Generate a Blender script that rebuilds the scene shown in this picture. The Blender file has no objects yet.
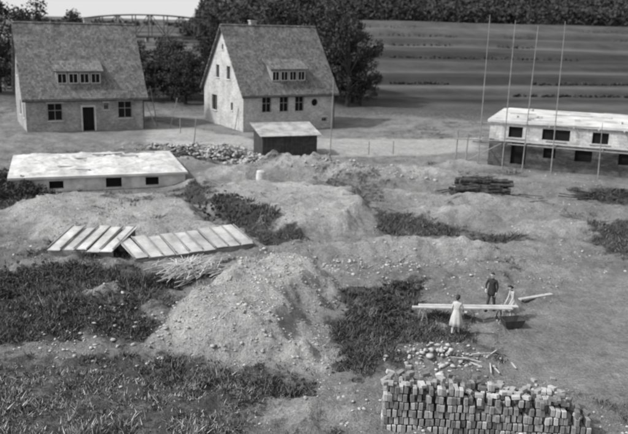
import bpy, math, random
import numpy as np
from mathutils import Vector, Matrix
random.seed(7); rng=np.random.default_rng(7)
scene=bpy.context.scene
COL=scene.collection

# ---------------------------------------------------------------- materials
def newmat(name):
    m=bpy.data.materials.new(name); m.use_nodes=True
    nt=m.node_tree; b=nt.nodes["Principled BSDF"]
    b.inputs["Roughness"].default_value=0.9
    b.inputs["Specular IOR Level"].default_value=0.15
    return m,nt,b
def g(v,a=1): return (v,v,v,a)
def mapr(nt,src,a,b,c,d):
    n=nt.nodes.new("ShaderNodeMapRange"); n.inputs[1].default_value=a;n.inputs[2].default_value=b
    n.inputs[3].default_value=c;n.inputs[4].default_value=d; nt.links.new(src,n.inputs[0]); return n.outputs[0]
def math_(nt,op,a,b=None):
    n=nt.nodes.new("ShaderNodeMath"); n.operation=op
    for i,v in enumerate((a,b)):
        if v is None: continue
        if isinstance(v,(int,float)): n.inputs[i].default_value=v
        else: nt.links.new(v,n.inputs[i])
    return n.outputs[0]
def noise(nt,co,scale,detail=5,rough=.6):
    n=nt.nodes.new("ShaderNodeTexNoise"); n.inputs["Scale"].default_value=scale
    n.inputs["Detail"].default_value=detail; n.inputs["Roughness"].default_value=rough
    if co is not None: nt.links.new(co,n.inputs["Vector"])
    return n.outputs["Fac"]
def tocol(nt,val,b):
    c=nt.nodes.new("ShaderNodeCombineColor")
    for i in range(3): nt.links.new(val,c.inputs[i])
    nt.links.new(c.outputs[0],b.inputs["Base Color"])
def bump(nt,h,b,strength,dist):
    n=nt.nodes.new("ShaderNodeBump"); n.inputs["Strength"].default_value=strength; n.inputs["Distance"].default_value=dist
    nt.links.new(h,n.inputs["Height"]); nt.links.new(n.outputs[0],b.inputs["Normal"])
def simple(name,lo,hi,scale=4,bs=.3,bd=.02,rough=.9,det=5):
    m,nt,b=newmat(name); b.inputs["Roughness"].default_value=rough
    tc=nt.nodes.new("ShaderNodeTexCoord").outputs["Object"]
    f=noise(nt,tc,scale,det,.65)
    tocol(nt,mapr(nt,f,.32,.68,lo,hi),b)
    if bs: bump(nt,noise(nt,tc,scale*4,3,.6),b,bs,bd)
    return m
def brickmat(name,base,mortar,var,bw=.25,bh=.09,stain=.25,rowb=0):
    m,nt,b=newmat(name)
    tc=nt.nodes.new("ShaderNodeTexCoord").outputs["Object"]
    s=nt.nodes.new("ShaderNodeSeparateXYZ"); nt.links.new(tc,s.inputs[0])
    c=nt.nodes.new("ShaderNodeCombineXYZ")
    nt.links.new(math_(nt,'ADD',s.outputs[0],s.outputs[1]),c.inputs[0]); nt.links.new(s.outputs[2],c.inputs[1])
    br=nt.nodes.new("ShaderNodeTexBrick"); nt.links.new(c.outputs[0],br.inputs["Vector"])
    br.inputs["Color1"].default_value=g(base-var); br.inputs["Color2"].default_value=g(base+var); br.inputs["Mortar"].default_value=g(mortar)
    br.inputs["Scale"].default_value=1; br.inputs["Brick Width"].default_value=bw; br.inputs["Row Height"].default_value=bh
    br.inputs["Mortar Size"].default_value=.012
    rb=nt.nodes.new("ShaderNodeRGBToBW"); nt.links.new(br.outputs["Color"],rb.inputs[0])
    n=mapr(nt,noise(nt,tc,.7,7,.7),.3,.7,1-stain,1+stain)
    n2=mapr(nt,noise(nt,tc,6,3,.7),.3,.7,.8,1.2)
    tocol(nt,math_(nt,'MULTIPLY',math_(nt,'MULTIPLY',rb.outputs[0],n),n2),b)
    bump(nt,br.outputs["Fac"],b,-.4,.01)
    return m
def tilemat(name,base,var):
    m,nt,b=newmat(name)
    tc=nt.nodes.new("ShaderNodeTexCoord").outputs["Object"]
    s=nt.nodes.new("ShaderNodeSeparateXYZ"); nt.links.new(tc,s.inputs[0])
    c=nt.nodes.new("ShaderNodeCombineXYZ")
    nt.links.new(s.outputs[0],c.inputs[0]); nt.links.new(math_(nt,'MULTIPLY',s.outputs[2],1.27),c.inputs[1])
    br=nt.nodes.new("ShaderNodeTexBrick"); nt.links.new(c.outputs[0],br.inputs["Vector"])
    br.inputs["Color1"].default_value=g(base-var); br.inputs["Color2"].default_value=g(base+var); br.inputs["Mortar"].default_value=g(base*.55)
    br.inputs["Scale"].default_value=1; br.inputs["Brick Width"].default_value=.22; br.inputs["Row Height"].default_value=.24
    br.inputs["Mortar Size"].default_value=.022
    rb=nt.nodes.new("ShaderNodeRGBToBW"); nt.links.new(br.outputs["Color"],rb.inputs[0])
    n=mapr(nt,noise(nt,tc,.9,6,.8),.3,.7,.5,1.5)
    tocol(nt,math_(nt,'MULTIPLY',rb.outputs[0],n),b)
    bump(nt,br.outputs["Fac"],b,-.5,.02)
    return m
M={}
M['brickB']=brickmat("light_brick",.38,.31,.08,stain=.3)
M['brickA']=brickmat("grey_brick",.26,.2,.07,stain=.4)
M['brickD']=brickmat("dark_brick",.085,.07,.03,stain=.45)
M['brickW']=brickmat("pale_block",.4,.3,.07,.5,.25,stain=.35)
M['tiles']=tilemat("roof_tiles",.135,.05)
M['plaster']=simple("pale_render",.32,.52,1.2,.3,.02)
M['concrete']=simple("concrete",.3,.58,.5,.6,.04,det=8)
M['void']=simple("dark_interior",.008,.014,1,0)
M['frame']=simple("window_frame",.22,.36,3,0)
M['wood_dark']=simple("weathered_dark_wood",.03,.07,3)
M['wood_mid']=simple("grey_timber",.14,.26,2.5)
M['wood_light']=simple("pale_timber",.28,.46,2.0,det=7)
M['panel']=simple("whitened_glass",.24,.52,1.1,.15,.01,rough=.45,det=7)
M['roofing']=simple("corrugated_roofing",.15,.36,1.2)
M['steel']=simple("bridge_steel",.09,.13,.2,0)
M['block']=simple("cast_block",.16,.34,1.7,.5,.02)
M['stone']=simple("rubble_stone",.18,.44,.9,.5,.03)
M['bark']=simple("bark",.03,.06,4)
M['log']=simple("dark_log",.02,.09,3,.6,.03)
M['leaf']=simple("foliage",.018,.07,7,0)
M['leafd']=simple("far_foliage",.035,.06,.02,0)
M['straw']=simple("straw",.38,.6,2,0)
M['skin']=simple("skin",.38,.42,5,0,rough=.6)
M['hair']=simple("hair",.02,.04,30,0,rough=.6)
M['dress']=simple("pale_cloth",.3,.46,6,.3,.01)
M['coat']=simple("dark_cloth",.022,.04,6,.3,.01)
M['trouser']=simple("grey_cloth",.04,.07,6,.3,.01)
M['shoe']=simple("leather",.02,.03,6,0,rough=.5)
M['apron']=simple("mid_cloth",.3,.42,6,.3,.01)
M['paint']=simple("whitewash",.3,.62,1.3,.4,.02,det=8)
m,nt,b=newmat("grass_blades"); at=nt.nodes.new("ShaderNodeAttribute"); at.attribute_name="tone"; tocol(nt,at.outputs["Fac"],b); M['blade']=m
M['weed']=simple("weed_leaves",.04,.12,.6,0)
M['leafs']=simple("shrub_foliage",.02,.08,1.2,0)
M['earth']=simple("loose_earth",.28,.56,1.0,.8,.05,det=8)

# ---------------------------------------------------------------- mesh helper
class MB:
    def __init__(s): s.v=[];s.f=[];s.m=[]
    def quad8(s,p,mi=0):
        o=len(s.v); s.v+= [tuple(q) for q in p]
        for f in ((3,2,1,0),(4,5,6,7),(0,1,5,4),(1,2,6,5),(2,3,7,6),(3,0,4,7)):
            s.f.append(tuple(o+i for i in f)); s.m.append(mi)
    def box(s,c,d,rot=None,mi=0):
        c=Vector(c); hx,hy,hz=d[0]/2,d[1]/2,d[2]/2
        P=[Vector(q) for q in ((-hx,-hy,-hz),(hx,-hy,-hz),(hx,hy,-hz),(-hx,hy,-hz),(-hx,-hy,hz),(hx,-hy,hz),(hx,hy,hz),(-hx,hy,hz))]
        if rot is not None: P=[rot@q for q in P]
        s.quad8([c+q for q in P],mi)
    def tube(s,a,b,r0,r1=None,n=7,mi=0):
        a=Vector(a);b=Vector(b); r1=r0 if r1 is None else r1
        d=(b-a).normalized(); u=d.orthogonal().normalized(); w=d.cross(u)
        o=len(s.v)
        for p,r in ((a,r0),(b,r1)):
            for i in range(n):
                t=2*math.pi*i/n; s.v.append(tuple(p+(u*math.cos(t)+w*math.sin(t))*r))
        for i in range(n):
            j=(i+1)%n; s.f.append((o+i,o+j,o+n+j,o+n+i)); s.m.append(mi)
        s.f.append(tuple(o+i for i in reversed(range(n)))); s.m.append(mi)
        s.f.append(tuple(o+n+i for i in range(n))); s.m.append(mi)
    def loft(s,rings,mi=0,cap=True):
        n=len(rings[0]); o=len(s.v)
        for r in rings: s.v+=[tuple(p) for p in r]
        for k in range(len(rings)-1):
            for i in range(n):
                j=(i+1)%n; s.f.append((o+k*n+i,o+k*n+j,o+(k+1)*n+j,o+(k+1)*n+i)); s.m.append(mi)
        if cap:
            s.f.append(tuple(o+i for i in reversed(range(n)))); s.m.append(mi)
            s.f.append(tuple(o+(len(rings)-1)*n+i for i in range(n))); s.m.append(mi)
    def ob(s,name,mats,parent=None,smooth=False,loc=None,rotz=0):
        me=bpy.data.meshes.new(name); me.from_pydata(s.v,[],s.f)
        for m in (mats if isinstance(mats,list) else [mats]): me.materials.append(m)
        me.polygons.foreach_set("material_index",s.m)
        if smooth: me.polygons.foreach_set("use_smooth",[True]*len(s.f))
        me.update(); o=bpy.data.objects.new(name,me); COL.objects.link(o)
        if parent: o.parent=parent
        if loc is not None: o.location=loc
        if rotz: o.rotation_euler=(0,0,rotz)
        return o
def np_ob(name,verts,faces_flat,per,mat,parent=None):
    me=bpy.data.meshes.new(name); nv=len(verts); nf=len(faces_flat)//per
    me.vertices.add(nv); me.vertices.foreach_set("co",np.asarray(verts,dtype=np.float32).ravel())
    me.loops.add(nf*per); me.loops.foreach_set("vertex_index",np.asarray(faces_flat,dtype=np.int32))
    me.polygons.add(nf); me.polygons.foreach_set("loop_start",np.arange(nf,dtype=np.int32)*per)
    me.materials.append(mat); me.update(calc_edges=True); me.validate()
    o=bpy.data.objects.new(name,me); COL.objects.link(o)
    if parent: o.parent=parent
    return o
def empty(name,loc,rotz=0):
    e=bpy.data.objects.new(name,None); COL.objects.link(e); e.location=loc; e.rotation_euler=(0,0,rotz); return e

# ---------------------------------------------------------------- terrain functions
def h2(i,j,s=0):
    n=(i.astype(np.int64)*374761393+j.astype(np.int64)*668265263+s*974634777)&0xffffffff
    n=((n^(n>>13))*1274126177)&0xffffffff
    return ((n^(n>>16))&0xffff)/65535.0
def vn(x,y,s=0):
    i=np.floor(x);j=np.floor(y);fx=x-i;fy=y-j
    fx=fx*fx*(3-2*fx);fy=fy*fy*(3-2*fy)
    a=h2(i,j,s);b=h2(i+1,j,s);c=h2(i,j+1,s);d=h2(i+1,j+1,s)
    return (a*(1-fx)+b*fx)*(1-fy)+(c*(1-fx)+d*fx)*fy
def fbm(x,y,o=4,s=0):
    r=0;a=.5;t=0
    for k in range(o):
        ca,sa=math.cos(k*1.1),math.sin(k*1.1)
        r=r+a*vn((x*ca-y*sa)*2**k+17.3*k,(x*sa+y*ca)*2**k-9.1*k,s+k);t+=a;a*=.55
    return r/t-.5
def ss(x): x=np.clip(x,0,1); return x*x*(3-2*x)
def psd(P,x,y):
    d=np.full(x.shape,1e9); ins=np.zeros(x.shape,bool); n=len(P)
    for k in range(n):
        ax,ay=P[k];bx,by=P[(k+1)%n]
        ex,ey=bx-ax,by-ay
        t=np.clip(((x-ax)*ex+(y-ay)*ey)/(ex*ex+ey*ey),0,1)
        d=np.minimum(d,np.hypot(x-ax-t*ex,y-ay-t*ey))
        c=((ay>y)!=(by>y))&(x<(bx-ax)*(y-ay)/(by-ay+1e-12)+ax); ins^=c
    return np.where(ins,d,-d)
PM1=[(-6.0,26.1),(-5.8,29.0),(-4.6,33.0),(-3.3,36),(0.8,36.5),(1.4,33.2),(.6,29.5),(1.0,25),(-1,25),(-3.5,25)]
PM2=[(-8.6,48.5),(-7.2,52.5),(-1.5,55),(3,53.5),(4,49),(2.5,43.5),(-0.8,42.5),(-5,46)]
PM6=[(-19.5,46),(-17,49.5),(-9.5,50.5),(-7.2,46),(-4.0,41.5),(-9.5,39.6),(-15.5,40)]
R1=[(16.3,37.5),(11.8,34.1),(8.9,30.1),(6.7,26.0),(7.3,24.1),(9.7,23.1),(14,20),(20,20),(24,36)]
R2=[(-20,91),(-13,84),(-6.5,79),(2,80.5),(18,83.5),(17,75),(8,70.5),(1,68.5),(-6,72),(-17,74.5)]
D=[([(-16.5,34.7),(-12.4,35.2),(-8.0,35.6),(-5.7,36.8),(-4.2,36.9),(-6.0,32.6),(-7.1,31.2),(-6.1,28.5),(-6.0,26.1),(-8.6,26.1),(-10.8,24.7),(-16,26)],.98),
([(-9.6,52.7),(-7.2,53.7),(-6.0,49.2),(-4.1,46.7),(-0.8,43.0),(-0.7,40.1),(-3.6,41.0),(-6.0,44.7),(-8.9,48.8)],.9),
([(1.9,54.9),(5.6,47.8),(9.6,45.0),(12.8,43.1),(12.5,42.0),(7.4,42.8),(4.3,43.5),(3.1,50.3)],.95),
([(1.5,33.2),(4.7,34.5),(5.1,32.2),(3.8,30.9),(6.6,29.4),(6.6,27.4),(4.2,27.2),(3.0,24.2),(1.4,23.3),(0.4,27.4),(0.8,29.5)],.95),
([(-6.1,26.5),(-3.5,24.6),(-1.0,24.6),(1.2,23.7),(0.7,22.6),(-0.6,22),(-3.6,22.7),(-6.2,24.0)],.85),
([(-23.0,55.1),(-19.6,53.8),(-17.2,47.9),(-19.5,46.2),(-26,46),(-28,55)],1),
([(19.3,57.1),(27.7,59.6),(26.7,51.0),(20.2,52.3)],1),
([(16.9,46.5),(20.6,48.2),(26,48),(24,41),(17.0,39.2),(16.2,41.0)],.95),
([(-16.1,72.9),(-10.9,73.8),(-6.0,63.8),(-9.8,63.2)],.8),
([(-14.5,39.5),(-9.5,39),(-5.5,40.5),(-4.5,39.2),(-9,36.2),(-14.5,36.2)],.8),
([(-1.2,58.1),(1.2,59.3),(6.6,57.3),(4.1,50.4),(2.2,53.2)],.55)]
GAUSS=[(-.8,61,3.2,2.2,1.5),(3.2,58.5,3.5,1.6,1.0),(6.8,39.8,5,1.3,.9),(-9.0,30.2,1.6,1.4,.8),(-6.3,58,2.0,1.5,1.1),
 (-3.2,63.5,1.6,1.4,.9),(11,51.5,3.5,1.3,.7),(15.5,44.5,3,1.5,.6),(8.5,61.5,4,1.6,.8),(4.6,26.0,1.8,.8,.45),(-13.5,29,2,1.2,.5),(9,47.8,3.4,1.2,.6),(0,21.6,2.2,.4,.3),(19,55,4,1.2,-.5),
 (-2,36.2,2.4,1.0,.3),(5.5,54,2.5,1.0,.55),(-11,63.5,2.2,1.2,.6),(13,66,2.5,1.0,.6),(-4,42.5,1.5,.7,.4),(10.5,37,2.2,.9,.4),(-8.2,53.5,1.6,2.6,.7)]
BLD=[(-24,87,10),(-5,91,11),(23,70,11),(-14,57,8),(-2.4,69.5,3.6)]
TER=((130,.9),(146,1.1),(168,1.4),(200,1.7),(245,2.2),(305,2.8),(375,3.5))
def terq(x,y): return y-.18*x+(.05*y)*fbm(x*.014,y*.006,4,88)*2
def height(x,y):
    x=np.asarray(x,float);y=np.asarray(y,float)
    near=ss((120-y)/30)
    dens=np.ones_like(x)
    for bx,by,r in BLD: dens=dens*(.1+.9*ss((np.hypot(x-bx,y-by)-r*.8)/(r*.5)))
    k=psd(R1,x,y); smooth=1-.75*ss(k+.5); k=psd(R2,x,y); smooth=smooth*(1-.7*ss(k+.5))
    w1=fbm(x*.35,y*.35,4,5)*2.4; w2=fbm(x*.35+40,y*.35,4,9)*2.4
    rid=.5-np.abs(fbm(x*.42+9,y*.42,3,13))*2.2
    z=fbm(x*.09,y*.09,3,1)*.7*near*dens+(fbm(x*.5,y*.5,4,2)*.5+rid*.14)*near*smooth*dens+fbm(x*1.4,y*1.4,4,3)*.46*near*smooth*dens+fbm(x*4,y*4,3,8)*.14*ss((70-y)/30)*smooth
    z=z+ss((psd(PM1,x+w1,y+w2)+.1)/2.0)*1.25+ss((psd(PM2,x+w1,y+w2)+.3)/1.3)*.8+ss((psd(PM6,x+w1*.6,y+w2*.6)+.4)/1.8)*.7
    for cx,cy,rx,ry,hh in GAUSS:
        q=((x+w1*.8-cx)/rx)**2+((y+w2*.8-cy)/ry)**2
        z=z+hh*np.exp(-q)*(1+1.0*fbm(x*1.1,y*1.1,3,11))
    yy=np.maximum(y,1)
    hill=ss((x/yy+.17)/.07)*ss((y-430-.1*x)/420)*120+ss((y-430)/420)*6*fbm(x*.01,y*.01,2,21)
    tq=terq(x,y); tm=ss((x/yy+.1)/.12); ter=0
    for q0,hh in TER: ter=ter+hh*ss((tq-q0)/(q0*.05))
    z=z+np.where(y>115,ter*tm,0)
    z=z+np.where(y>150,hill+fbm(x*.02,y*.02,3,22)*.8*ss((y-150)/100),0)
    return z
def H1(x,y): return float(height(np.array([x]),np.array([y]))[0])
def grass(x,y):
    w=fbm(x*.9,y*.9,5,31)*4.0
    w0=fbm(x*.3,y*.3,4,35)
    gm=np.clip(.15+w0*1.4+w*.14,0,.6)
    for P,s in D: gm=np.maximum(gm,s*ss((psd(P,x,y)+w+.9)/2.2))
    gm=gm*(1-.6*np.exp(-((x+9)/1.3)**2-((y-30.2)/1.1)**2))
    bl=ss((27-y+w)/2)*ss((-x-.6+(y-20)*.2)/2)*.66; gm=np.maximum(gm,bl)
    for P in (R1,R2): gm=gm*(1-.85*ss((psd(P,x,y)+w*.4)/.8))
    inM=ss((psd(PM1,x,y)+w*.4)/.8); gm=gm*(1-.8*inM)
    far=ss((y-92)/14); gm=np.maximum(gm,far*.6)
    return gm
def pale(x,y):   # freshly dug subsoil and gravel is lighter than trodden ground
    w=fbm(x*.5,y*.5,4,97)*2
    p=np.zeros_like(x)
    for P in (PM1,PM2,PM6,R2): p=np.maximum(p,ss((psd(P,x,y)+w+.6)/1.6))
    for cx,cy,rx,ry,hh in GAUSS:
        if hh>0: p=np.maximum(p,min(1,hh*1.3)*np.exp(-.8*(((x+w*.5-cx)/rx)**2+((y-cy)/ry)**2)))
    return p
def plots(x,y):
    tq=terq(x,y)
    q=np.log(np.maximum(tq,20))
    v=vn(q*16,x*.002,41)
    v2=vn(q*55,x*.012,42)
    p=.5+(v-.5)*1.0+(v2-.5)*.4+.5*fbm(x*.05,y*.02,4,43)
    for q0,hh in TER: p=p-.5*np.exp(-((tq-q0*1.02)/(q0*.02))**2)
    return np.clip(p,0,1)

ys=[-80+8*i for i in range(11)]; y=8.0
while y<110: ys.append(y); y+=max(.11,.0043*y)
while y<420: ys.append(y); y*=1.006
while y<6000: ys.append(y); y*=1.02
ys=np.array(ys); nx=520
tt=np.linspace(-1,1,nx); 
W=np.where(ys<12,60,np.maximum(20+.75*ys,26))
core=np.sign(tt)*(np.abs(tt)*.6+.4*np.abs(tt)**4)
X=core[None,:]*W[:,None]; Yg=np.repeat(ys[:,None],nx,1)
Z=height(X.ravel(),Yg.ravel())
V=np.stack([X.ravel(),Yg.ravel(),Z],1)
ny=len(ys); idx=np.arange(ny*nx).reshape(ny,nx)
F=np.stack([idx[:-1,:-1],idx[:-1,1:],idx[1:,1:],idx[1:,:-1]],-1).reshape(-1)
mg,nt,b=newmat("earth_and_grass")
tc=nt.nodes.new("ShaderNodeTexCoord").outputs["Object"]
def attr(n): a=nt.nodes.new("ShaderNodeAttribute"); a.attribute_name=n; return a.outputs["Fac"]
n1=noise(nt,tc,2.0,7,.8); n2=noise(nt,tc,.3,4,.7); n3=noise(nt,tc,11,3,.8); n4=noise(nt,tc,.06,7,.8)
thr=math_(nt,'ADD',attr("grass"),mapr(nt,n1,.28,.72,-.55,.55))
gf=mapr(nt,thr,.32,.7,0,1)
base=math_(nt,'ADD',mapr(nt,n2,.32,.68,.2,.37),mapr(nt,attr("pale"),0,1,0,.2))
sand=math_(nt,'MULTIPLY',math_(nt,'MULTIPLY',base,mapr(nt,n3,.3,.7,.62,1.28)),mapr(nt,n1,.32,.68,.64,1.24))
grs=math_(nt,'MULTIPLY',mapr(nt,n1,.3,.7,.035,.11),mapr(nt,n3,.3,.7,.6,1.4))
mx=nt.nodes.new("ShaderNodeMix"); mx.data_type='FLOAT'
nt.links.new(gf,mx.inputs[0]);nt.links.new(sand,mx.inputs[2]);nt.links.new(grs,mx.inputs[3])
fld=math_(nt,'MULTIPLY',mapr(nt,attr("plots"),0,1,.04,.13),mapr(nt,n4,.3,.7,.5,1.5))
mx2=nt.nodes.new("ShaderNodeMix"); mx2.data_type='FLOAT'
nt.links.new(attr("farness"),mx2.inputs[0]);nt.links.new(mx.outputs[0],mx2.inputs[2]);nt.links.new(fld,mx2.inputs[3])
tocol(nt,mx2.outputs[0],b)
bump(nt,math_(nt,'ADD',math_(nt,'MULTIPLY',n1,2.4),n3),b,1.0,.16)
gr=np_ob("ground",V,F,4,mg)
gr.data.polygons.foreach_set("use_smooth",np.ones(len(F)//4,bool))
for nm,val in (("grass",grass(V[:,0],V[:,1])),("pale",pale(V[:,0],V[:,1])),("plots",plots(V[:,0],V[:,1])),("farness",ss((V[:,1]+.15*V[:,0]-100+14*fbm(V[:,0]*.06,V[:,1]*.06,4,77))/30))):
    at=gr.data.attributes.new(nm,'FLOAT','POINT'); at.data.foreach_set("value",val.astype(np.float32))

# ---------------------------------------------------------------- grass blades and stones
def wedge(n,y0,y1,pw=1.0):
    yy=y0*(y1/y0)**(rng.random(n)**pw); xx=(rng.random(n)*2-1)*(yy*.5+1.5); return xx,yy
xx,yy=wedge(210000,19,85)
gm=grass(xx,yy)+fbm(xx*1.5,yy*1.5,4,51)*1.3
k=(rng.random(len(xx))<ss((gm-.38)/.7)+.02)&(psd(R1,xx,yy)<.4); xx=xx[k];yy=yy[k];gm=gm[k]
n=len(xx); nb=3
bx=np.repeat(xx,nb)+rng.normal(0,.08,n*nb); by=np.repeat(yy,nb)+rng.normal(0,.08,n*nb); bz=height(bx,by)-.02
tall=(.05+.20*rng.random(n*nb)**2)*np.repeat(np.clip(gm,.4,1.1),nb)
tall=tall*(1+1.3*ss(np.repeat(fbm(xx*.6,yy*.6,3,61),nb)*3))
an=rng.random(n*nb)*2*np.pi; wd=.012+.018*rng.random(n*nb)+.0004*by
dx=np.cos(an)*wd;dy=np.sin(an)*wd; lx=rng.normal(0,.6,n*nb)*tall; ly=rng.normal(0,.6,n*nb)*tall
VV=np.empty((n*nb*3,3)); VV[0::3]=np.stack([bx-dx,by-dy,bz],1);VV[1::3]=np.stack([bx+dx,by+dy,bz],1);VV[2::3]=np.stack([bx+lx,by+ly,bz+tall],1)
go=np_ob("grass",VV,np.arange(n*nb*3),3,M['blade'])
dry=ss((25.8-yy+3*fbm(xx*.6,yy*.6,3,67))/3)*ss((-xx-.5)/3)
tone=np.repeat(.05+.09*np.clip(fbm(xx*.7,yy*.7,4,66)+.4,0,1)+.2*dry*rng.random(n)+.09*ss((.75-gm)/.4),nb)*(.5+1.0*rng.random(n*nb))
at=go.data.attributes.new("tone",'FLOAT','POINT'); at.data.foreach_set("value",np.repeat(tone,3).astype(np.float32))
def stones(name,xx,yy,size,mat,sink=.25,zoff=None):
    ico=[];t=(1+5**.5)/2
    for q in ((-1,t,0),(1,t,0),(-1,-t,0),(1,-t,0),(0,-1,t),(0,1,t),(0,-1,-t),(0,1,-t),(t,0,-1),(t,0,1),(-t,0,-1),(-t,0,1)): ico.append(q)
    ico=np.array(ico)/math.sqrt(1+t*t)
    fc=np.array([(0,11,5),(0,5,1),(0,1,7),(0,7,10),(0,10,11),(1,5,9),(5,11,4),(11,10,2),(10,7,6),(7,1,8),(3,9,4),(3,4,2),(3,2,6),(3,6,8),(3,8,9),(4,9,5),(2,4,11),(6,2,10),(8,6,7),(9,8,1)])
    n=len(xx); P=ico[None]*(1+rng.normal(0,.22,(n,12,1)))*np.stack([size*(.6+.9*rng.random(n)),size*(.6+.9*rng.random(n)),size*(.4+.5*rng.random(n))],1)[:,None,:]
    a=rng.random(n)*6.28; c,s=np.cos(a)[:,None],np.sin(a)[:,None]
    px=P[...,0]*c-P[...,1]*s; py=P[...,0]*s+P[...,1]*c
    z=height(xx,yy)+size*sink+(0 if zoff is None else zoff)
    Q=np.stack([px+xx[:,None],py+yy[:,None],P[...,2]+z[:,None]],-1).reshape(-1,3)
    FF=(fc[None]+12*np.arange(n)[:,None,None]).reshape(-1)
    return np_ob(name,Q,FF,3,mat)
xx,yy=wedge(16000,19,66); k=(grass(xx,yy)+fbm(xx*.7,yy*.7,3,71)*1.2<.28)&(psd(R1,xx,yy)<.3); xx=xx[k];yy=yy[k]
x2=rng.uniform(-6,1.2,3600);y2=rng.uniform(24.8,37,3600); k=psd(PM1,x2,y2)+fbm(x2,y2,3,72)>0; xx=np.concatenate([xx,x2[k]]); yy=np.concatenate([yy,y2[k]])
stones("gravel",xx,yy,.012+.06*rng.random(len(xx))**6+.0003*yy,M['stone'],.05)

# ---------------------------------------------------------------- houses
def cut(obj,boxes,rounds=()):
    mb=MB()
    for c,d in boxes: mb.box(c,d)
    for a,bb,r in rounds: mb.tube(a,bb,r,n=20)
    par=obj.parent; obj.parent=None
    c=mb.ob("cutter",M['void'])
    m=obj.modifiers.new("b",'BOOLEAN'); m.object=c; m.operation='DIFFERENCE'; m.solver='EXACT'
    bpy.context.view_layer.update()
    dg=bpy.context.evaluated_depsgraph_get(); me=bpy.data.meshes.new_from_object(obj.evaluated_get(dg))
    obj.modifiers.clear(); obj.data=me
    bpy.data.objects.remove(c); obj.parent=par
def house(loc,rot,L,Wd,he,hr,mat,fw,gw,dorm,chx,rounds=(),door=None):
    root=empty("brick_house",loc,rot)
    mb=MB(); z0=-1.5
    mb.v=[(x,y_,z) for x in (0,L) for (y_,z) in ((0,z0),(Wd,z0),(Wd,he),(Wd/2,hr-.1),(0,he))]
    mb.f=[(0,4,3,2,1),(5,6,7,8,9),(0,5,9,4),(4,9,8,3),(3,8,7,2),(2,7,6,1),(1,6,5,0)]; mb.m=[0]*7
    w=mb.ob("walls",mat,root)
    bx=[]; pn=MB(); fr=MB(); sl=MB()
    for (u,z,ww,hh) in fw:
        bx.append(((u,0,z),(ww,.5,hh))); pn.box((u,.22,z),(ww-.01,.04,hh-.01))
        for q in ((u,.17,z+hh/2-.03),(u,.17,z-hh/2+.03),(u,.165,z+.15)): fr.box(q,(ww-.02,.05,.05))
        fr.box((u-ww/2+.04,.172,z),(.05,.06,hh-.13)); fr.box((u+ww/2-.04,.172,z),(.05,.06,hh-.13)); fr.box((u,.173,z),(.045,.05,hh-.13))
        sl.box((u,-.02,z-hh/2-.05),(ww+.2,.16,.09)); sl.box((u,-.005,z+hh/2+.09),(ww+.3,.05,.17))
    for (u,z,ww,hh) in gw:
        bx.append(((0,u,z),(.5,ww,hh))); pn.box((.22,u,z),(.04,ww-.01,hh-.01))
        fr.box((.171,u,z),(.05,.045,hh-.13)); fr.box((.17,u,z+hh/2-.03),(.06,ww-.02,.06))
        sl.box((-.02,u,z-hh/2-.05),(.16,ww+.2,.09))
    if door:
        u,zb,ww,hh=door
        bx.append(((u,0,zb+hh/2),(ww,.6,hh))); pn.box((u,.27,zb+hh/2),(ww-.01,.04,hh-.01))
        sl.box((u-ww/2-.1,-.01,zb+hh/2),(.16,.1,hh)); sl.box((u+ww/2+.1,-.01,zb+hh/2),(.16,.1,hh)); sl.box((u,-.012,zb+hh+.1),(ww+.36,.1,.18))
        for i in range(3): sl.box((u,-.25-.28*i,zb-.09-.18*i),(ww+.6,.3,.18))
    rr=[]
    for (u,z,r) in rounds:
        rr.append(((u,-.3,z),(u,.25,z),r)); pn.tube((u,.2,z),(u,.23,z),r-.005,n=20)
        n_=20
        for i in range(n_):
            a0=2*math.pi*i/n_;a1_=2*math.pi*(i+1)/n_
            sl.tube((u+math.cos(a0)*(r+.05),-.01,z+math.sin(a0)*(r+.05)),(u+math.cos(a1_)*(r+.05),-.01,z+math.sin(a1_)*(r+.05)),.05,n=5)
    cut(w,bx,rr)
    pn.ob("window_openings",M['void'],root); fr.ob("window_frames",M['frame'],root); sl.ob("sills_and_lintels",M['plaster'],root)
    ov=.45; og=.35; s=(hr-he)/(Wd/2); th=.16
    rf=MB()
    for sg in (0,1):
        yo=-ov if sg==0 else Wd+ov; zo=he-ov*s; ym=Wd/2
        rf.quad8([(-og,yo,zo),(L+og,yo,zo),(L+og,ym,hr),(-og,ym,hr),(-og,yo,zo+th*1.5),(L+og,yo,zo+th*1.5),(L+og,ym,hr+th*1.5),(-og,ym,hr+th*1.5)])
    rf.ob("roof",M['tiles'],root)
    rd=MB(); k_=int(L/.4)
    for i in range(k_): rd.tube((-og+i*(L+2*og)/k_,Wd/2,hr+.2+random.uniform(-.03,.03)),(-og+(i+1)*(L+2*og)/k_+.03,Wd/2,hr+.2),.13,.15)
    rd.ob("ridge_tiles",M['tiles'],root)
    gt=MB(); gt.tube((-og,-ov-.06,he-ov*s+.02),(L+og,-ov-.06,he-ov*s+.02),.08); gt.tube((L-.1,-.1,he-.3),(L-.1,-.1,0),.05); gt.ob("gutter",M['wood_dark'],root)
    uc,dw=dorm; sy=.75; zb=he+sy*s; zt=zb+1.5
    dm=MB(); ye=(zt-he-.45*sy)/(s-.45)
    x0,x1=uc-dw/2,uc+dw/2
    dm.v=[(x,a,z) for x in (x0,x1) for a,z in ((sy,zb-.1),(sy,zt),(ye,zt+.45*(ye-sy)))]
    dm.f=[(0,3,4,1),(0,1,2),(3,5,4),(1,4,5,2),(0,2,5,3)]; dm.m=[0]*5
    dm.ob("dormer",M['wood_mid'],root)
    dr=MB(); a=sy-.35; e=ye+.1
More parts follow.
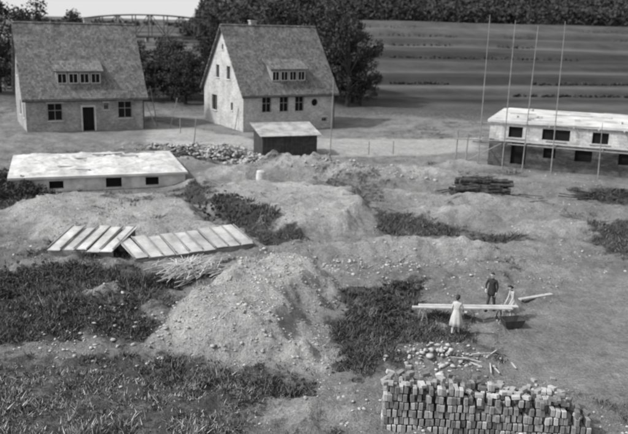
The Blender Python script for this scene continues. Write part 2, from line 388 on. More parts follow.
    dr.quad8([(x0-.25,a,zt-.14),(x1+.25,a,zt-.14),(x1+.25,e,zt+.45*(ye-sy)+.06),(x0-.25,e,zt+.45*(ye-sy)+.06),(x0-.25,a,zt+.02),(x1+.25,a,zt+.02),(x1+.25,e,zt+.45*(ye-sy)+.24),(x0-.25,e,zt+.45*(ye-sy)+.24)])
    dr.ob("dormer_roof",M['tiles'],root)
    dp=MB();df=MB(); nw=4; pw=dw/nw
    for i in range(nw):
        u=x0+pw*(i+.5); dp.box((u,sy-.02,zb+.72),(pw-.28,.06,.9))
        df.box((u,sy-.055,zb+.72),(.05,.05,.9))
        for q in (-1,1): df.box((u+q*(pw/2-.12),sy-.04,zb+.72),(.08,.12,1.06))
        df.box((u,sy-.045,zb+.22),(pw-.32,.12,.08)); df.box((u,sy-.045,zb+1.22),(pw-.32,.12,.08))
    dp.ob("dormer_panes",M['void'],root); df.ob("dormer_frames",M['plaster'],root)
    ch=MB(); ch.box((chx,Wd/2+.5,hr+.05),(.75,.6,1.3)); ch.box((chx,Wd/2+.5,hr+.76),(.9,.75,.12)); ch.ob("chimney",M['brickA'],root)
    return root
R=math.radians
house((-8.1,83.5,0),R(31),11.8,11,4.35,11.2,M['brickB'],
  [(2.9,2.9,1.15,1.7),(5.1,2.9,1.15,1.7),(7.1,2.9,1.15,1.7),(10.5,1.0,.7,.5)],
  [(3.9,6.2,.95,1.45),(6.9,6.2,.95,1.45),(7.9,2.5,1.5,1.8),(3.0,2.5,.6,.9),(5.5,9,.5,.6)],(6.0,4.4),4.0,rounds=[(9.1,3.0,.42)])
house((-30.1,78.4,-.3),R(26),12.3,11,4.15,11.2,M['brickA'],
  [(2.9,2.4,1.5,1.8),(10.2,2.5,1.5,1.8),(8.2,2.9,.5,.7)],
  [(2.0,2.4,.8,1.5),(5.5,2.4,1.2,1.6),(4.2,6.4,.9,1.3),(7,6.4,.9,1.3)],(5.6,4.6),7.6,door=(6.3,.25,1.2,2.6))

# ---------------------------------------------------------------- unfinished building on the right
rt=empty("unfinished_building",(15.4,67.1,0),R(-21))
mb=MB(); mb.box((9,5,.2),(18,10,4.4)); lo=mb.ob("lower_walls",M['brickD'],rt)
cb=[((2.6,0,1.35),(1.3,.8,2.1)),((5.2,0,1.5),(1.0,.8,.9)),((8,0,1.5),(1.4,.8,1.0)),((11.5,0,1.5),(1.4,.8,1.0)),((0,4,1.4),(.8,1.3,1.2))]
cut(lo,cb); v=MB()
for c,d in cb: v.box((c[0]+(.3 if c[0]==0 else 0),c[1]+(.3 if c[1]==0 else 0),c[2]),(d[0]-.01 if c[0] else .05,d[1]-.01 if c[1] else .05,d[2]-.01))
mb=MB(); mb.box((9,5,3.157),(18.06,10.06,1.5)); up=mb.ob("upper_walls",M['brickW'],rt)
cu=[((u,-.03,3.12),(ww,.6,.95)) for u,ww in ((2.2,1.2),(5.6,2.3),(9.2,1.3),(12.2,1.3),(15.4,1.3))]+[((-.03,3,3.05),(.6,1.2,.85)),((-.03,7,3.05),(.6,1.2,.85))]
cut(up,cu)
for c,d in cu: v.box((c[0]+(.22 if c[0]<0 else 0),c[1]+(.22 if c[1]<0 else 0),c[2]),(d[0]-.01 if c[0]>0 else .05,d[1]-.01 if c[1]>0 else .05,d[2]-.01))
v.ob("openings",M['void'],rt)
mb=MB()
for u in (2.2,5.6,9.2,12.2,15.4): mb.box((u,-.06,2.6),(1.7,.14,.09))
for i in range(9): mb.box((1+i*2.0,-.2+random.uniform(-.1,.1),3.86),(.12,.5,.1))
mb.ob("sills_and_joists",M['wood_light'],rt)
mb=MB(); mb.box((9,5,4.02),(18.5,10.5,.22)); mb.box((9,5.2,4.19),(17.4,9.2,.12)); mb.ob("roof_slab",M['concrete'],rt)
mb=MB()
for i in range(12): mb.box((random.uniform(1,16),random.uniform(.5,9.5),4.28+.004*i),(random.uniform(1.0,3.5),.18,.05),Matrix.Rotation(random.uniform(-.5,.5)+(1.57 if i%4==0 else 0),3,'Z'))
for i in range(8): mb.box((random.uniform(.6,17),random.uniform(.5,9.5),4.33),(random.uniform(.2,.6),random.uniform(.2,.4),.2),Matrix.Rotation(random.uniform(0,3),3,'Z'))
mb.ob("roof_boards",M['wood_light'],rt)
sf=empty("scaffolding",(15.4,67.1,0),R(-21)); mb=MB(); pl=MB()
for u,hh in ((-.6,13.0),(1.5,12.6),(3.2,12.2),(5.6,12.6),(9.4,4.6),(12.8,5.2),(16,4.6)):
    mb.tube((u,-1.6,-.5),(u+random.uniform(-.25,.25),-1.6+random.uniform(-.1,.1),hh),.055,.025)
for z in (2.25,): mb.tube((-1.2,-1.52,z),(17,-1.52,z),.06)
mb.tube((-1.0,-1.55,3.9),(9,-1.52,4.2),.05)
for u in (-.5,1.6,3.3,5.7,9.5,12.9,16): mb.tube((u,-1.9,2.36),(u,0,2.36),.05)
for i in range(4): pl.box((3+i*4.2,-.55-.28*(i%2),2.45+.02*i),(5,.26,.045)); pl.box((3.3+i*4.0,-1.15,2.455+.02*i),(4.6,.26,.045))
for (u,zz) in ((-2.6,3.2),(-1.7,2.9)): mb.tube((u,-1.7,-.4),(u+.1,-1.7,zz),.07,.06)
mb.tube((-2.8,-1.75,2.4),(1.6,-1.68,2.5),.05); mb.tube((-2.4,-1.6,0),(1.3,-1.6,2.3),.045)
mb.ob("poles",M['wood_mid'],sf); pl.ob("deck_planks",M['wood_light'],sf)

# ---------------------------------------------------------------- cellar shell on the left
ce=empty("cellar_building",(-19.0,51.4,-.12),R(19))
mb=MB(); mb.box((4.0,4.5,.05),(12.0,9,2.1)); w=mb.ob("walls",M['paint'],ce)
cb=[((1.0,0,.6),(.95,.7,.55)),((4.9,0,.62),(1.1,.7,.7)),((7.6,0,.62),(.95,.7,.6))]; cut(w,cb)
v=MB(); 
for c,d in cb: v.box((c[0],.28,c[2]),(d[0]-.01,.05,d[2]-.01))
v.ob("window_openings",M['void'],ce)
mb=MB(); mb.box((4.0,4.4,1.18),(12.3,9.4,.16)); mb.ob("floor_slab",M['concrete'],ce)
nn=110; gx,gy=np.meshgrid(np.linspace(-2.05,10.05,nn),np.linspace(-.1,9.0,nn)); ed=np.minimum(np.minimum(gx+2.05,10.05-gx),np.minimum(gy+.1,9.0-gy))
zz=1.235+(.16+.55*fbm(gx*.6+3,gy*.6,5,90)+.12*fbm(gx*4,gy*4,3,91))*ss(ed/.8)
idc=np.arange(nn*nn).reshape(nn,nn); FF=np.stack([idc[:-1,:-1],idc[:-1,1:],idc[1:,1:],idc[1:,:-1]],-1).reshape(-1)
np_ob("spread_earth",np.stack([gx.ravel(),gy.ravel(),zz.ravel()],1),FF,4,M['earth'],ce)
mb=MB()
for i in range(7): mb.box((random.uniform(0,8),random.uniform(1,8),1.42),(random.uniform(1,2.6),.14,.05),Matrix.Rotation(random.uniform(-.6,.6),3,'Z'))
mb.ob("loose_boards",M['wood_mid'],ce)

# ---------------------------------------------------------------- shed
sh=empty("wooden_shed",(-4.8,67.5,H1(-3,68)-.05),R(20))
mb=MB(); Ls=5.2; Ws=3.0; n_=22
for i in range(n_):
    w=Ls/n_; mb.box((w*(i+.5),random.uniform(-.015,.015),.9),(w-.02,.04,2.1+random.uniform(-.05,.03)))
for i in range(12):
    w=Ws/12; hh=2.1+.6*(i+.5)/12
    for x in (0.02,Ls-.02): mb.box((x,w*(i+.5)+.03,hh/2-.1),(.04,w-.02,hh))
mb.box((Ls/2,Ws,1.2),(Ls,.04,2.7))
mb.box((Ls/2,Ws/2,1),(Ls-.2,Ws-.2,1.8))
mb.ob("board_walls",M['wood_dark'],sh)
mb=MB(); mb.box((1.5,-.04,.85),(.95,.04,1.8)); mb.box((1.5,-.075,.4),(.95,.03,.1)); mb.box((1.5,-.075,1.4),(.95,.03,.1)); mb.ob("door",M['wood_dark'],sh)
mb=MB(); rg=[]
N=60
for k_,(yy_,zz_) in enumerate(((-.35,2.02),(Ws+.3,2.78))):
    rg.append([(-.3+i*(Ls+.6)/N,yy_,zz_+.03*math.cos(i*math.pi)) for i in range(N+1)])
mb.v=[p for r_ in rg for p in r_]; mb.f=[(i,i+1,N+2+i,N+1+i) for i in range(N)]; mb.m=[0]*N
o=mb.ob("corrugated_roof",M['roofing'],sh); s_=o.modifiers.new("s",'SOLIDIFY'); s_.thickness=.05

# ---------------------------------------------------------------- cold frames
def boards(name,p0,ang,L,wd,z0,z1,nb,mat,skew=0,jit=.06):
    e=empty(name,(p0[0],p0[1],0),ang); mb=MB()
    gz=max(H1(p0[0]+math.cos(ang)*L*t,p0[1]+math.sin(ang)*L*t) for t in (0,.5,1))-.05
    w=L/nb
    for i in range(nb):
        u=w*(i+.5); a=random.uniform(-jit,jit); dz=random.uniform(-.05,.05); d2=random.uniform(-.05,.05)
        ya=-random.uniform(0,.25); yb=wd+random.uniform(-.15,.25)
        mb.quad8([(u-w*.47,ya,gz+z0+dz),(u+w*.47,ya,gz+z0+dz),(u+w*.47+a+skew,yb,gz+z1+d2),(u-w*.47+a+skew,yb,gz+z1+d2)]+
                 [(u-w*.47,ya,gz+z0+dz+.04),(u+w*.47,ya,gz+z0+dz+.04),(u+w*.47+a+skew,yb,gz+z1+d2+.04),(u-w*.47+a+skew,yb,gz+z1+d2+.04)])
    mb.ob("panels",mat,e)
    b2=MB(); nb2=nb
    for k_ in range(nb2+1):
        u=L*k_/nb2; b2.quad8([(u-.03,-.1,gz+z0+.1),(u+.03,-.1,gz+z0+.1),(u+.03+skew,wd,gz+z1+.1),(u-.03+skew,wd,gz+z1+.1),(u-.03,-.1,gz+z0+.15),(u+.03,-.1,gz+z0+.15),(u+.03+skew,wd,gz+z1+.15),(u-.03+skew,wd,gz+z1+.15)])
    b2.box((L/2,-.05,gz+z0-.4),(L,.08,.75)); b2.box((L/2+skew,wd-.05,gz+z1-.63),(L,.08,1.15))
    b2.ob("frame_and_kerb_boards",M['wood_mid'],e)
    return e
boards("cold_frame",(-9.0,36.3),R(31),6.6,2.0,.1,.6,9,M['panel'],-.2,.06)
boards("cold_frame",(-13.5,36.9),R(2),3.3,2.2,.15,.75,5,M['panel'],.7,.12)

def sticks(name,c,n,L,rad,spread,mat,fan,zt=.3,ang0=0):
    mb=MB()
    for i in range(n):
        x=c[0]+random.gauss(0,spread[0]); y_=c[1]+random.gauss(0,spread[1]); a=ang0+random.gauss(0,fan); l=L*random.uniform(.5,1.1)
        z=H1(x,y_)+.03+random.random()*zt; t=random.gauss(0,.12)
        mb.tube((x-math.cos(a)*l/2,y_-math.sin(a)*l/2,z-t*l/2),(x+math.cos(a)*l/2,y_+math.sin(a)*l/2,z+t*l/2),rad,rad*.6,n=4)
    return mb.ob(name,mat)
sticks("straw_heap",(-5.8,34.4),420,1.5,.018,(.6,.5),M['straw'],.5,.75,1.0)
sticks("timber_offcuts",(-9,70.5),40,2.0,.05,(2,1.2),M['wood_light'],1.2,.4)
sticks("timber_offcuts",(6.5,25.6),9,.9,.04,(.6,.4),M['wood_light'],1.5,.1)
sticks("timber_offcuts",(21,54),30,2.2,.05,(2.5,.8),M['wood_dark'],.5,.4)
# dark log pile
mb=MB(); gz0=H1(12.3,54.8)
for lay in range(6):
    for i in range(9-lay):
        for seg in (0,1):
            y_=54.0+(i+lay*.5)*.22+random.uniform(-.06,.06); x=11.3+seg*1.9+random.uniform(-.35,.35)+lay*.03; r_=random.uniform(.09,.14); l=random.uniform(1.5,2.2); a=random.gauss(0,.12)
            z=gz0+.08+lay*.21+random.uniform(-.03,.04)
            mb.tube((x-l/2,y_-a*l/2,z-random.uniform(-.08,.08)),(x+l/2,y_+a*l/2,z+random.uniform(-.08,.08)),r_,r_*.85,n=9)
for i in range(34):
    x=random.gauss(12.3,.9); y_=random.gauss(54.8,.6); a=random.uniform(-.9,.9); l=random.uniform(.8,1.8); z=gz0+random.uniform(.9,1.45)*math.exp(-((x-12.3)/1.9)**2)
    mb.tube((x-l/2*math.cos(a),y_-l/2*math.sin(a),z-.1),(x+l/2*math.cos(a),y_+l/2*math.sin(a),z+.1),.05,.03,n=6)
mb.ob("log_pile",M['log'])

def rub(name,cx,cy,sx,sy,n,s0,s1,hp,mat):
    x=cx+rng.normal(0,sx,n);y_=cy+rng.normal(0,sy,n); z=hp*np.exp(-((x-cx)/sx/1.2)**2-((y_-cy)/sy/1.2)**2)*rng.random(n)
    return stones(name,x,y_,s0+(s1-s0)*rng.random(n)**2,mat,.3,z)
rub("rubble_pile",-8.2,67.6,2.0,1.2,700,.06,.22,1.2,M['stone'])
rub("rubble_pile",-5.2,65.2,1.0,.8,260,.05,.2,.5,M['stone'])
rub("rubble_pile",5.0,25.8,.9,.45,110,.04,.13,.2,M['stone'])
rub("rubble_pile",2.6,37,3,1.2,240,.03,.1,.1,M['stone'])
rub("rubble_pile",-12.5,72,2.5,1,300,.05,.2,.3,M['stone'])
rub("rubble_pile",3,60,3,1,260,.04,.14,.1,M['stone'])
rub("rubble_pile",-8,27,2,2,160,.03,.1,.05,M['stone'])

# ---------------------------------------------------------------- block stack
bs=empty("brick_stack",(2.3,20.8,0),R(-3)); mb=MB()
bw,bh,bd=.155,.255,.24; nx_=40
for d_ in range(4):
    for i in range(nx_):
        t_=i/40*31
        top=1.47-.05*abs(math.sin(t_*.9))-.2*max(0,(t_-9))/14-.5*float(ss(np.array((t_-25)/7.)))
        rows=int(round(top/bh+random.uniform(-.4,.4)*(d_>0)))
        lean=random.gauss(0,.012)
        for r_ in range(rows):
            if r_==rows-1 and random.random()<.35: continue
            if r_==rows-2 and d_==0 and random.random()<.1: continue
            x=i*bw+ (r_%2)*.05+random.uniform(-.012,.012)+lean*r_; yb=d_*bd+random.uniform(-.05,.05)
            rot=Matrix.Rotation(random.gauss(0,.07),3,'Z')@Matrix.Rotation(random.gauss(0,.025),3,'Y')
            mb.box((x,yb,r_*bh+bh/2),((bw-.022)*random.uniform(.9,1),bd-.012,(bh-.02)*random.uniform(.94,1)),rot,mi=random.choice((0,0,1,2,2,3)))
        if random.random()<.3:
            mb.box((i*bw,d_*bd,rows*bh+.05),(bh,bw*.95,.12),Matrix.Rotation(random.uniform(-1.5,1.5),3,'Z')@Matrix.Rotation(random.uniform(-.35,.35),3,'Y'),mi=random.choice((0,1,2)))
M['block2']=simple("cast_block_pale",.26,.44,2.3,.5,.02); M['block3']=simple("cast_block_dark",.08,.2,2.3,.5,.02); M['block4']=simple("cast_block_grey",.14,.26,4,.5,.02)
o=mb.ob("bricks",[M['block'],M['block2'],M['block3'],M['block4']],bs); bv=o.modifiers.new("b",'BEVEL'); bv.width=.012; bv.segments=1
mb=MB()
for i in range(60):
    x=random.uniform(3.0,8.6); y_=22.2+abs(random.gauss(0,1.3)); s=random.uniform(.6,1)
    mb.box((x,y_,H1(x,y_)+.03),(.25*s,.15*s,.13*s),Matrix.Rotation(random.uniform(0,3),3,'Z')@Matrix.Rotation(random.uniform(-.3,.3),3,'X'),0)
o=mb.ob("loose_bricks",M['block']); bv=o.modifiers.new("b",'BEVEL'); bv.width=.01

# ---------------------------------------------------------------- barrel, poles
def barrel(x,y_,hh,r,mat):
    e=empty("barrel",(x,y_,H1(x,y_)-.03)); mb=MB(); n_=18; rg=[]
    for k_ in range(9):
        t=k_/8; rr=r*(.82+.18*math.sin(math.pi*t)); rg.append([(rr*math.cos(6.2832*i/n_),rr*math.sin(6.2832*i/n_),hh*t) for i in range(n_)])
    mb.loft(rg); mb.ob("staves",mat,e,True)
    hb=MB()
    for t in (.12,.3,.7,.88):
        rr=r*(.82+.18*math.sin(math.pi*t))+.012; hb.loft([[(rr*math.cos(6.2832*i/n_),rr*math.sin(6.2832*i/n_),hh*t+dz) for i in range(n_)] for dz in (-.02,.02)],cap=False)
    hb.ob("hoops",M['wood_light'],e)
barrel(-3.9,53.9,1.1,.38,M['paint'])
def pole(x,y_,hh,lean=(0,0),r=.06,mat='wood_mid'):
    mb=MB(); mb.tube((0,0,-.5),(lean[0],lean[1],hh),r,r*.7,n=8)
    for k_ in range(3):
        z=hh*(.3+.22*k_); mb.tube((lean[0]*z/hh,lean[1]*z/hh,z),(lean[0]*z/hh+.1,lean[1]*z/hh,z+.12),r*.35,r*.15,n=5)
    mb.ob("timber_pole",M[mat],loc=(x,y_,H1(x,y_)))
pole(1.3,68.2,7.2,(.1,0),.05); pole(-18.0,86,4.5,(-.9,.3)); pole(-16.6,85,3.4,(1.0,0)); pole(-17.6,84,3.0,(-1.3,0)); pole(-12,73.5,2.6,(.3,0)); pole(-9.2,84.2,5.2,(.9,.6),.05)
pole(-14.6,81,1.6);pole(5,71,1.3);pole(7.4,72,1.3)
mb=MB(); mb.box((0,0,.03),(1.9,.2,.06),Matrix.Rotation(R(26),3,'Z')); mb.ob("timber_plank",M['wood_light'],loc=(10.3,32.9,H1(10.3,32.9)+.04))

# ---------------------------------------------------------------- trestle with plank
tr=empty("trestle_bench",(6.3,29.75,H1(6.3,29.75)),R(2)); mb=MB()
for k_,(yo,xo) in enumerate(((0,0),(.24,.3))): mb.box((xo,yo,.62+.002*k_),(4.2,.2,.05))
mb.ob("planks",M['wood_light'],tr); mb=MB()
for u in (-1.6,1.7):
    mb.box((u,.12,.56),(.1,.7,.07))
    for sg in (-1,1):
        for q in (-.2,.45): mb.tube((u,q,.55),(u+sg*.22,q,-.3),.035,n=5)
mb.ob("trestles",M['wood_mid'],tr)
mt=MB(); mt.loft([[(x*s_,y_*s_,z) for x,y_ in ((-.45,-.3),(.45,-.3),(.45,.3),(-.45,.3))] for s_,z in ((.75,0),(1,.32),(.94,.32),(.7,.06))],cap=True)
mt.ob("mortar_trough",M['wood_dark'],loc=(8.3,29.3,H1(8.3,29.3)+.02),rotz=.2)

# ---------------------------------------------------------------- people
def person(name,loc,rz,lean,armL,armR,kind,hgt=1.7,hair='hair',step=.1,knee=.03):
    root=empty(name,loc,rz); k_=hgt/1.72
    cl,sl_=math.cos(lean),math.sin(lean); pz=.93
    def T(x,y_,z):
        dz=z-pz; return Vector((x,y_*cl+dz*sl_,pz+dz*cl-y_*sl_))
    V=[];E=[];Rr=[]
    def add(p,r,par=None):
        V.append(Vector(p)*k_); Rr.append(r if isinstance(r,tuple) else (r,r)); 
        if par is not None: E.append((par,len(V)-1))
        return len(V)-1
    fem=kind!='man'
    pel=add((0,0,pz),(.15,.115)); sp=add(T(0,0,1.1),(.125 if fem else .145,.1),pel); ch=add(T(0,.01,1.3),(.155 if fem else .18,.115),sp)
    nb_=add(T(0,0,1.45),(.07,.065),ch); nk=add(T(0,.01,1.52),.052,nb_); h1=add(T(0,.03,1.58),(.07,.08),nk); h2_=add(T(0,.03,1.66),(.082,.1),h1); h3=add(T(0,.02,1.72),(.06,.075),h2_)
    hands=[]
    for sg,arm in ((-1,armL),(1,armR)):
        s_=add(T(sg*(.15 if fem else .18),0,1.41),.062,ch)
        el=T(*((sg*(.2 if fem else .23)+arm[0][0]),arm[0][1],1.41-.27+arm[0][2])) 
        wr=T(sg*.2+arm[1][0],arm[1][1],arm[1][2])
        e_=add(el,.045 if fem else .052,s_); w_=add(wr,.03,e_)
        dirv=(wr-el).normalized(); p=add(wr+dirv*.06,(.038,.022),w_); add(wr+dirv*.1,(.036,.018),p); hands.append((wr+dirv*.1,dirv,sg))
    for sg in (-1,1):
        hp=add((sg*.09,0,.86),.1,pel); kn=add((sg*.1,sg*step*.5+knee,.49),.068,hp); an_=add((sg*.11,sg*step,.1),.045,kn)
        he_=add((sg*.11,sg*step-.01,.05),.045,an_); add((sg*.13,sg*step+.16,.035),(.045,.032),he_)
    me=bpy.data.meshes.new("body"); me.from_pydata([tuple(v_) for v_ in V],E,[]); o=bpy.data.objects.new("body",me); COL.objects.link(o)
    sk=o.modifiers.new("s",'SKIN'); sk.use_smooth_shade=True
    for i,r_ in enumerate(Rr): me.skin_vertices[0].data[i].radius=(r_[0]*k_,r_[1]*k_)
    for i in range(len(V)): me.skin_vertices[0].data[i].use_root=(i==0)
    o.modifiers.new("u",'SUBSURF').levels=2
    dg=bpy.context.evaluated_depsgraph_get(); m2=bpy.data.meshes.new_from_object(o.evaluated_get(dg)); o.modifiers.clear(); o.data=m2; o.parent=root
    m2.materials.clear()
    top={'man':M['coat'],'dress':M['dress'],'apron':M['apron']}[kind]; leg=M['trouser'] if kind=='man' else M['skin']
    for m_ in (M['skin'],top,leg,M['shoe']): m2.materials.append(m_)
    wrl=[h_[0]*k_ for h_ in hands]
    up_=(V[h2_]-V[nb_]).normalized()
    for p in m2.polygons:
        c=p.center; p.use_smooth=True
        if (c-V[nk]).dot(up_)>-.01*k_ and (c-V[nk]).length<.4: p.material_index=0
        elif min((c-w_).length for w_ in wrl)<(.13 if kind=='man' else .26)*k_: p.material_index=0
        elif c.z<.095*k_: p.material_index=3
        elif c.z<(.86 if kind=='man' else .75)*k_ : p.material_index=2
        else: p.material_index=1
    mb=MB()
    for c,d,sg in hands:
        side=d.cross(Vector((0,0,1))); 
        if side.length<.2: side=Vector((0,1,0))
        side.normalize(); nrm=d.cross(side).normalized()
        for i,l in enumerate((.062,.075,.07,.055)):
            b0=c+side*(.026-.0175*i)-d*.01; m1=b0+d*l*.6; m2_=m1+d*l*.42-nrm*.018*sg
            mb.tube(b0*k_,m1*k_,.0095,.0085,n=6); mb.tube(m1*k_,m2_*k_,.0085,.0065,n=6)
        b0=c-d*.06+side*.028; m1=b0+d*.035+side*.025; mb.tube(b0*k_,m1*k_,.012,.01,n=6); mb.tube(m1*k_,(m1+d*.03)*k_,.01,.008,n=6)
    mb.ob("fingers",M['skin'],root,True)
    fw=Vector((0,cl,-sl_)); hc=T(0,.035,1.645)*k_; rt_=Vector((1,0,0))
    mb=MB(); tip=hc+fw*.125*k_-up_*.01
    mb.tube(hc+fw*.09+up_*.02,tip,.008,.016,n=6)
    for sg in (-1,1): mb.box(hc+rt_*sg*.088*k_,(.02,.035,.055))
    mb.ob("nose_and_ears",M['skin'],root,True)
    mb=MB()
    for sg in (-1,1): mb.box(hc+fw*.102*k_+rt_*sg*.032+up_*.022,(.024,.014,.01))
    mb.box(hc+fw*.1*k_-up_*.048,(.045,.014,.008)); mb.ob("eyes_and_mouth",M['hair'],root)
    mb=MB(); rg=[]
    for a_ in np.linspace(-.5,1.5,9):
        rr=max(math.cos(a_),.02); off=-fw*.018
        rg.append([hc+off+up_*(.118*math.sin(a_)+.01)*k_+(rt_*math.cos(q)*.094+fw*math.sin(q)*(.112 if math.sin(q)<0 else .105*(1 if a_>.35 else .15)))*rr*k_ for q in [6.2832*i/16 for i in range(16)]])
    mb.loft(rg)
    if fem: mb.loft([[hc-fw*.1+up_*z_+(rt_*math.cos(q)+fw*math.sin(q))*r_ for q in [6.2832*i/10 for i in range(10)]] for z_,r_ in ((-.09,.02),(-.06,.05),(-.01,.055),(.04,.02))])
    mb.ob("hair",M[hair],root,True)
    mb=MB(); rg=[]; n_=28
    if fem: prof=((T(0,0,1.13),.135,.11,0),(T(0,0,1.0),.165,.14,.005),(Vector((0,.0,.85)),.21,.18,.015),(Vector((0,.0,.62)),.25,.22,.03),(Vector((0,.01,.42)),.28,.25,.04),(Vector((0,.01,.41)),.26,.23,.04))
    else: prof=((T(0,0,1.15),.155,.12,0),(T(0,0,.98),.175,.14,.004),(Vector((0,0,.84)),.19,.155,.008),(Vector((0,0,.74)),.2,.165,.01),(Vector((0,0,.735)),.185,.15,.01))
    for c,ra,rb_,w_ in prof:
        rg.append([ (c+Vector((math.cos(q)*(ra+w_*math.sin(7*q)),math.sin(q)*(rb_+w_*math.sin(7*q+.6)),0)))*k_ for q in [6.2832*i/n_ for i in range(n_)]])
    mb.loft(rg,cap=False); mb.ob("skirt" if fem else "jacket_hem",top,root,True)
    return root
def gz(x,y_): return H1(x,y_)-.01
person("woman",(5.75,28.15,gz(5.75,28.15)),R(-25),.06,((-.02,.02,.0),(.0,.16,.93)),((.05,.05,.02),(.02,.25,1.02)),'dress',1.62)
person("man",(7.75,30.85,gz(7.75,30.85)),R(140),.05,((-.02,.0,.0),(-.02,.05,.88)),((.03,.06,.02),(-.02,.22,1.0)),'man',1.72,step=.14)
person("woman",(8.65,30.4,gz(8.65,30.4)),R(100),.4,((.0,.12,.03),(.03,.32,1.0)),((.0,.14,.03),(-.03,.36,.98)),'apron',1.6,step=.1)

# ---------------------------------------------------------------- trees
def leafmesh(centers,radii,per,size,name,mat):
    n=len(centers)*per
    c=np.repeat(np.array(centers),per,0); r=np.repeat(np.array(radii),per)
    d=rng.normal(0,1,(n,3)); d/=np.linalg.norm(d,axis=1)[:,None]; rad=r*(rng.random(n)**.45)
    p=c+d*rad[:,None]*np.array([1,1,.75])
    a=rng.normal(0,1,(n,3)); a/=np.linalg.norm(a,axis=1)[:,None]
    b_=np.cross(a,rng.normal(0,1,(n,3))); b_/=np.linalg.norm(b_,axis=1)[:,None]
    s=size*(.5+rng.random(n))[:,None]
    Q=np.empty((n*4,3)); Q[0::4]=p-a*s;Q[1::4]=p-b_*s*.6;Q[2::4]=p+a*s;Q[3::4]=p+b_*s*.6
    return np_ob(name,Q,np.arange(n*4),4,mat)
TV=[]
for v_ in range(4):
    cs=[];rs=[];tk=MB()
    for i in range(54):
        a=random.uniform(0,6.28); t=random.uniform(.16,1); rr=.36*math.sin(math.pi*min(1,(t*.85+.12)))**.6*random.uniform(.3,1.12)
        cs.append((math.cos(a)*rr,math.sin(a)*rr,t*.92+random.uniform(-.04,.04))); rs.append(random.uniform(.05,.12))
    tk.tube((0,0,-.05),(.01,0,.35),.03,.022); tk.tube((.01,0,.35),(-.01,.01,.8),.022,.008)
    for c in cs[::2]: tk.tube((0,0,max(.12,c[2]*.55)),c,.01,.004,n=5)
    lf=leafmesh([np.array(c)*10 for c in cs],[r*10 for r in rs],100,.14,"crown",M['leaf'])
    lf.data.transform(Matrix.Scale(.1,4)); TV.append((lf.data,tk)); bpy.data.objects.remove(lf)
trunkm=[]
for i,(ld,tk) in enumerate(TV):
    o=tk.ob("trunk",M['bark']); trunkm.append(o.data); bpy.data.objects.remove(o)
def tree(x,y_,hh,wd=1.0):
    i=random.randrange(4); e=empty("broadleaf_tree",(x,y_,H1(x,y_)-.1),random.uniform(0,6)); e.scale=(hh*wd,hh*wd,hh)
    for nm,d in (("crown",TV[i][0]),("trunk",trunkm[i])):
        o=bpy.data.objects.new(nm,d); COL.objects.link(o); o.parent=e
for x,y_,hh,w in ((4.5,113,14,.8),(2,116,15,.9),(0,120,15,1),(5.5,119,14,.8),(3,126,16,.9),(-6,122,15.5,1.1),(-12,124,14.5,1.1),(-17,122,13.5,.8),
  (-22,116,9.5,1.1),(-27,114,8.5,1.2),(-19,110,8,1.1),(-24,122,9.5,1.1),(-30,124,9.5,1),(-16,112,9,1),(-21,118,9,1.2),(-25.5,112,7,1.3),
  (-44,118,14.6,1.1),(-50,120,15,1.0),(-39,122,13,1),(-57,116,13,1),(-2,130,17,1.1),(6.5,115,7,1.1)): tree(x,y_,hh,w)
def shrub(name,x,y_,n,sx,sy,hh,size,mat='leafs'):
    cs=[];rs=[]
    for i in range(n):
        u=random.gauss(0,sx*.5);v2=random.gauss(0,sy*.5); q=math.exp(-(u/sx)**2-(v2/sy)**2)
        r_=hh*random.uniform(.15,.3)
        cs.append((x+u,y_+v2,H1(x+u,y_+v2)+(hh-r_)*q*random.uniform(0,.85))); rs.append(r_)
    return leafmesh(cs,rs,60,size,name,M[mat])
shrub("shrub",-20.2,50.8,60,1.8,1.8,1.6,.09); shrub("shrub",-23.5,53,60,2.4,1.8,1.9,.09)
shrub("weeds",-12.5,33.6,130,3.2,1.5,.55,.04,'weed'); shrub("weeds",-7.8,29.3,40,.9,2.2,.4,.04,'weed')
shrub("weeds",3.0,29.8,70,1.3,2.4,.4,.04); shrub("weeds",-11.5,66.5,50,2.5,1.8,.7,.07,'weed'); shrub("weeds",22.5,55,50,3,1.2,.9,.08)
shrub("weeds",-14,30.5,90,2.2,2.4,.5,.04); shrub("weeds",4.1,33,40,.9,.7,.5,.04)
shrub("weeds",-6,47,50,1.3,2.2,.45,.05,'weed'); shrub("weeds",-2,23.8,60,2.6,.7,.3,.03,'weed')
# hedgerows along the terraces
cs=[];rs=[]
for q0,hh in ((130,.5),(146,.5),(200,.8),(245,1.0),(305,1.5),(375,2.2)):
    x=-10 if q0>300 else 14
    while x<q0*.95:
        yv=q0+.18*x
        for _ in range(6): yv=yv-(float(terq(np.array([x*1.0]),np.array([yv]))[0])-q0)
        yv+=random.gauss(0,.5)
        if vn(np.array([x*.06+q0]),np.array([q0*1.0]),3)[0]>.45:
            cs.append((x,yv,H1(x,yv)+hh*.3)); rs.append(hh*random.uniform(.5,1.1))
        x+=hh*random.uniform(.8,2.2)
leafmesh(cs,rs,26,.24,"hedgerow",M['leafd'])
# forest on the hill
n=5200; yy=445+rng.random(n)**1.4*400; xx=(yy*(-.17+rng.random(n)*.85)); yy=yy+.1*xx
zz=height(xx,yy); cs=[];rs=[]
for x,y_,z in zip(xx,yy,zz):
    t=random.uniform(5,10); cs.append((x,y_,z+t*.35)); rs.append(t*.5); cs.append((x+random.gauss(0,1),y_,z+t*.75)); rs.append(t*.3)
leafmesh(cs,rs,20,1.0,"forest",M['leafd'])
cs=[];rs=[]
for i in range(140):
    x=random.uniform(-900,-150); y_=random.uniform(850,1100); cs.append((x,y_,4)); rs.append(random.uniform(3,6))
leafmesh(cs,rs,24,2,"distant_trees",M['leafd'])

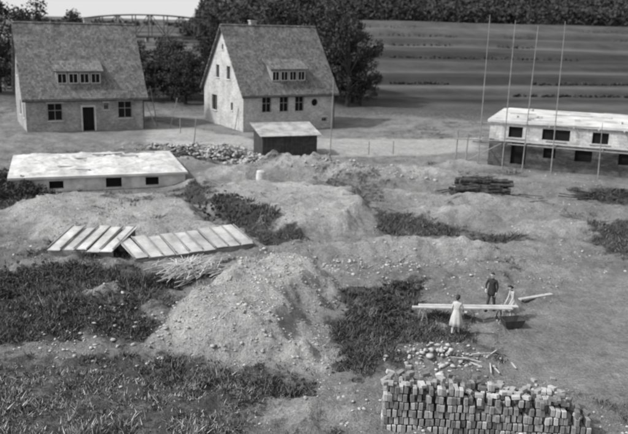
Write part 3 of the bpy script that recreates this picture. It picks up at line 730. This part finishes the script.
# ---------------------------------------------------------------- bridge
br=empty("steel_truss_bridge",(-85,392,0),math.atan2(43,39)*.55)
mb=MB(); Lb=96; npn=12
for sy in (-3.5,3.5):
    top=[];bot=[]
    for i in range(npn+1):
        u=-Lb/2+Lb*i/npn; bot.append(Vector((u,sy,2.6))); top.append(Vector((u,sy,2.6+max(0.01,10.6*(1-(abs(u)/(Lb/2))**2.2*.55) if 0<i<npn else .01))))
    for i in range(npn):
        mb.tube(bot[i],bot[i+1],.42,n=4); mb.tube(top[i],top[i+1],.46,n=4)
        if i%2: mb.tube(bot[i],top[i+1],.25,n=4)
        else: mb.tube(top[i],bot[i+1],.25,n=4)
        if i>0: mb.tube(bot[i],top[i],.3,n=4)
for i in range(1,npn): u=-Lb/2+Lb*i/npn; mb.tube((u,-3.5,2.6+10.6*(1-(abs(u)/(Lb/2))**2.2*.55)),(u,3.5,2.6+10.6*(1-(abs(u)/(Lb/2))**2.2*.55)),.2,n=4)
mb.box((0,0,2.3),(Lb+2,7.4,.6)); mb.ob("trusses_and_deck",M['steel'],br)
mb=MB()
for u in (-Lb/2,0,Lb/2): mb.box((u,0,-1),(3,9,6))
mb.box((Lb/2+26.5,0,.2),(50,10,4)); mb.box((-Lb/2-26.5,0,.2),(50,10,4)); mb.ob("piers",M['concrete'],br)

# ---------------------------------------------------------------- light
elev,az=R(46),Vector((-.86,-.30,0)).normalized()
sun=bpy.data.lights.new("sun",'SUN'); sun.energy=3.7; sun.angle=R(3.0); sun.color=(1,.995,.985)
so=bpy.data.objects.new("sun",sun); COL.objects.link(so)
d=Vector((az.x*math.cos(elev),az.y*math.cos(elev),math.sin(elev))); so.rotation_euler=d.to_track_quat('Z','Y').to_euler()
w=bpy.data.worlds.new("World"); scene.world=w; w.use_nodes=True; nt=w.node_tree
sky=nt.nodes.new("ShaderNodeTexSky"); sky.sky_type='NISHITA'; sky.sun_disc=False; sky.sun_elevation=elev; sky.sun_rotation=math.atan2(az.x,az.y)
sky.dust_density=6; sky.air_density=1.5
bwn=nt.nodes.new("ShaderNodeRGBToBW"); nt.links.new(sky.outputs[0],bwn.inputs[0])
tcw=nt.nodes.new("ShaderNodeTexCoord"); sx=nt.nodes.new("ShaderNodeSeparateXYZ"); nt.links.new(tcw.outputs["Generated"],sx.inputs[0])
hz=mapr(nt,sx.outputs[2],0.0,.5,5.0,1.0)   # bright hazy horizon
nt.links.new(math_(nt,'ADD',bwn.outputs[0],hz),nt.nodes["Background"].inputs[0])
nt.nodes["Background"].inputs[1].default_value=.15

# ---------------------------------------------------------------- camera
th=math.atan(195/758); r=R(1.6); c,s=math.cos(th),math.sin(th)
fwd=Vector((0,c,-s)); upv=Vector((0,s,c)); rgt=Vector((1,0,0))
cx=rgt*math.cos(r)+upv*math.sin(r); cy=-rgt*math.sin(r)+upv*math.cos(r); cz=-fwd
cam=bpy.data.cameras.new("camera"); co=bpy.data.objects.new("camera",cam); COL.objects.link(co)
mw=Matrix((cx,cy,cz)).transposed().to_4x4(); mw.translation=(0,0,12); co.matrix_world=mw
cam.lens=758/628*36; cam.sensor_width=36; cam.clip_end=9000; cam.clip_start=.1
cam.dof.use_dof=True; cam.dof.focus_distance=13; cam.dof.aperture_fstop=1.2
scene.camera=co
scene.view_settings.view_transform='Standard'; scene.view_settings.look='None'; scene.view_settings.exposure=0
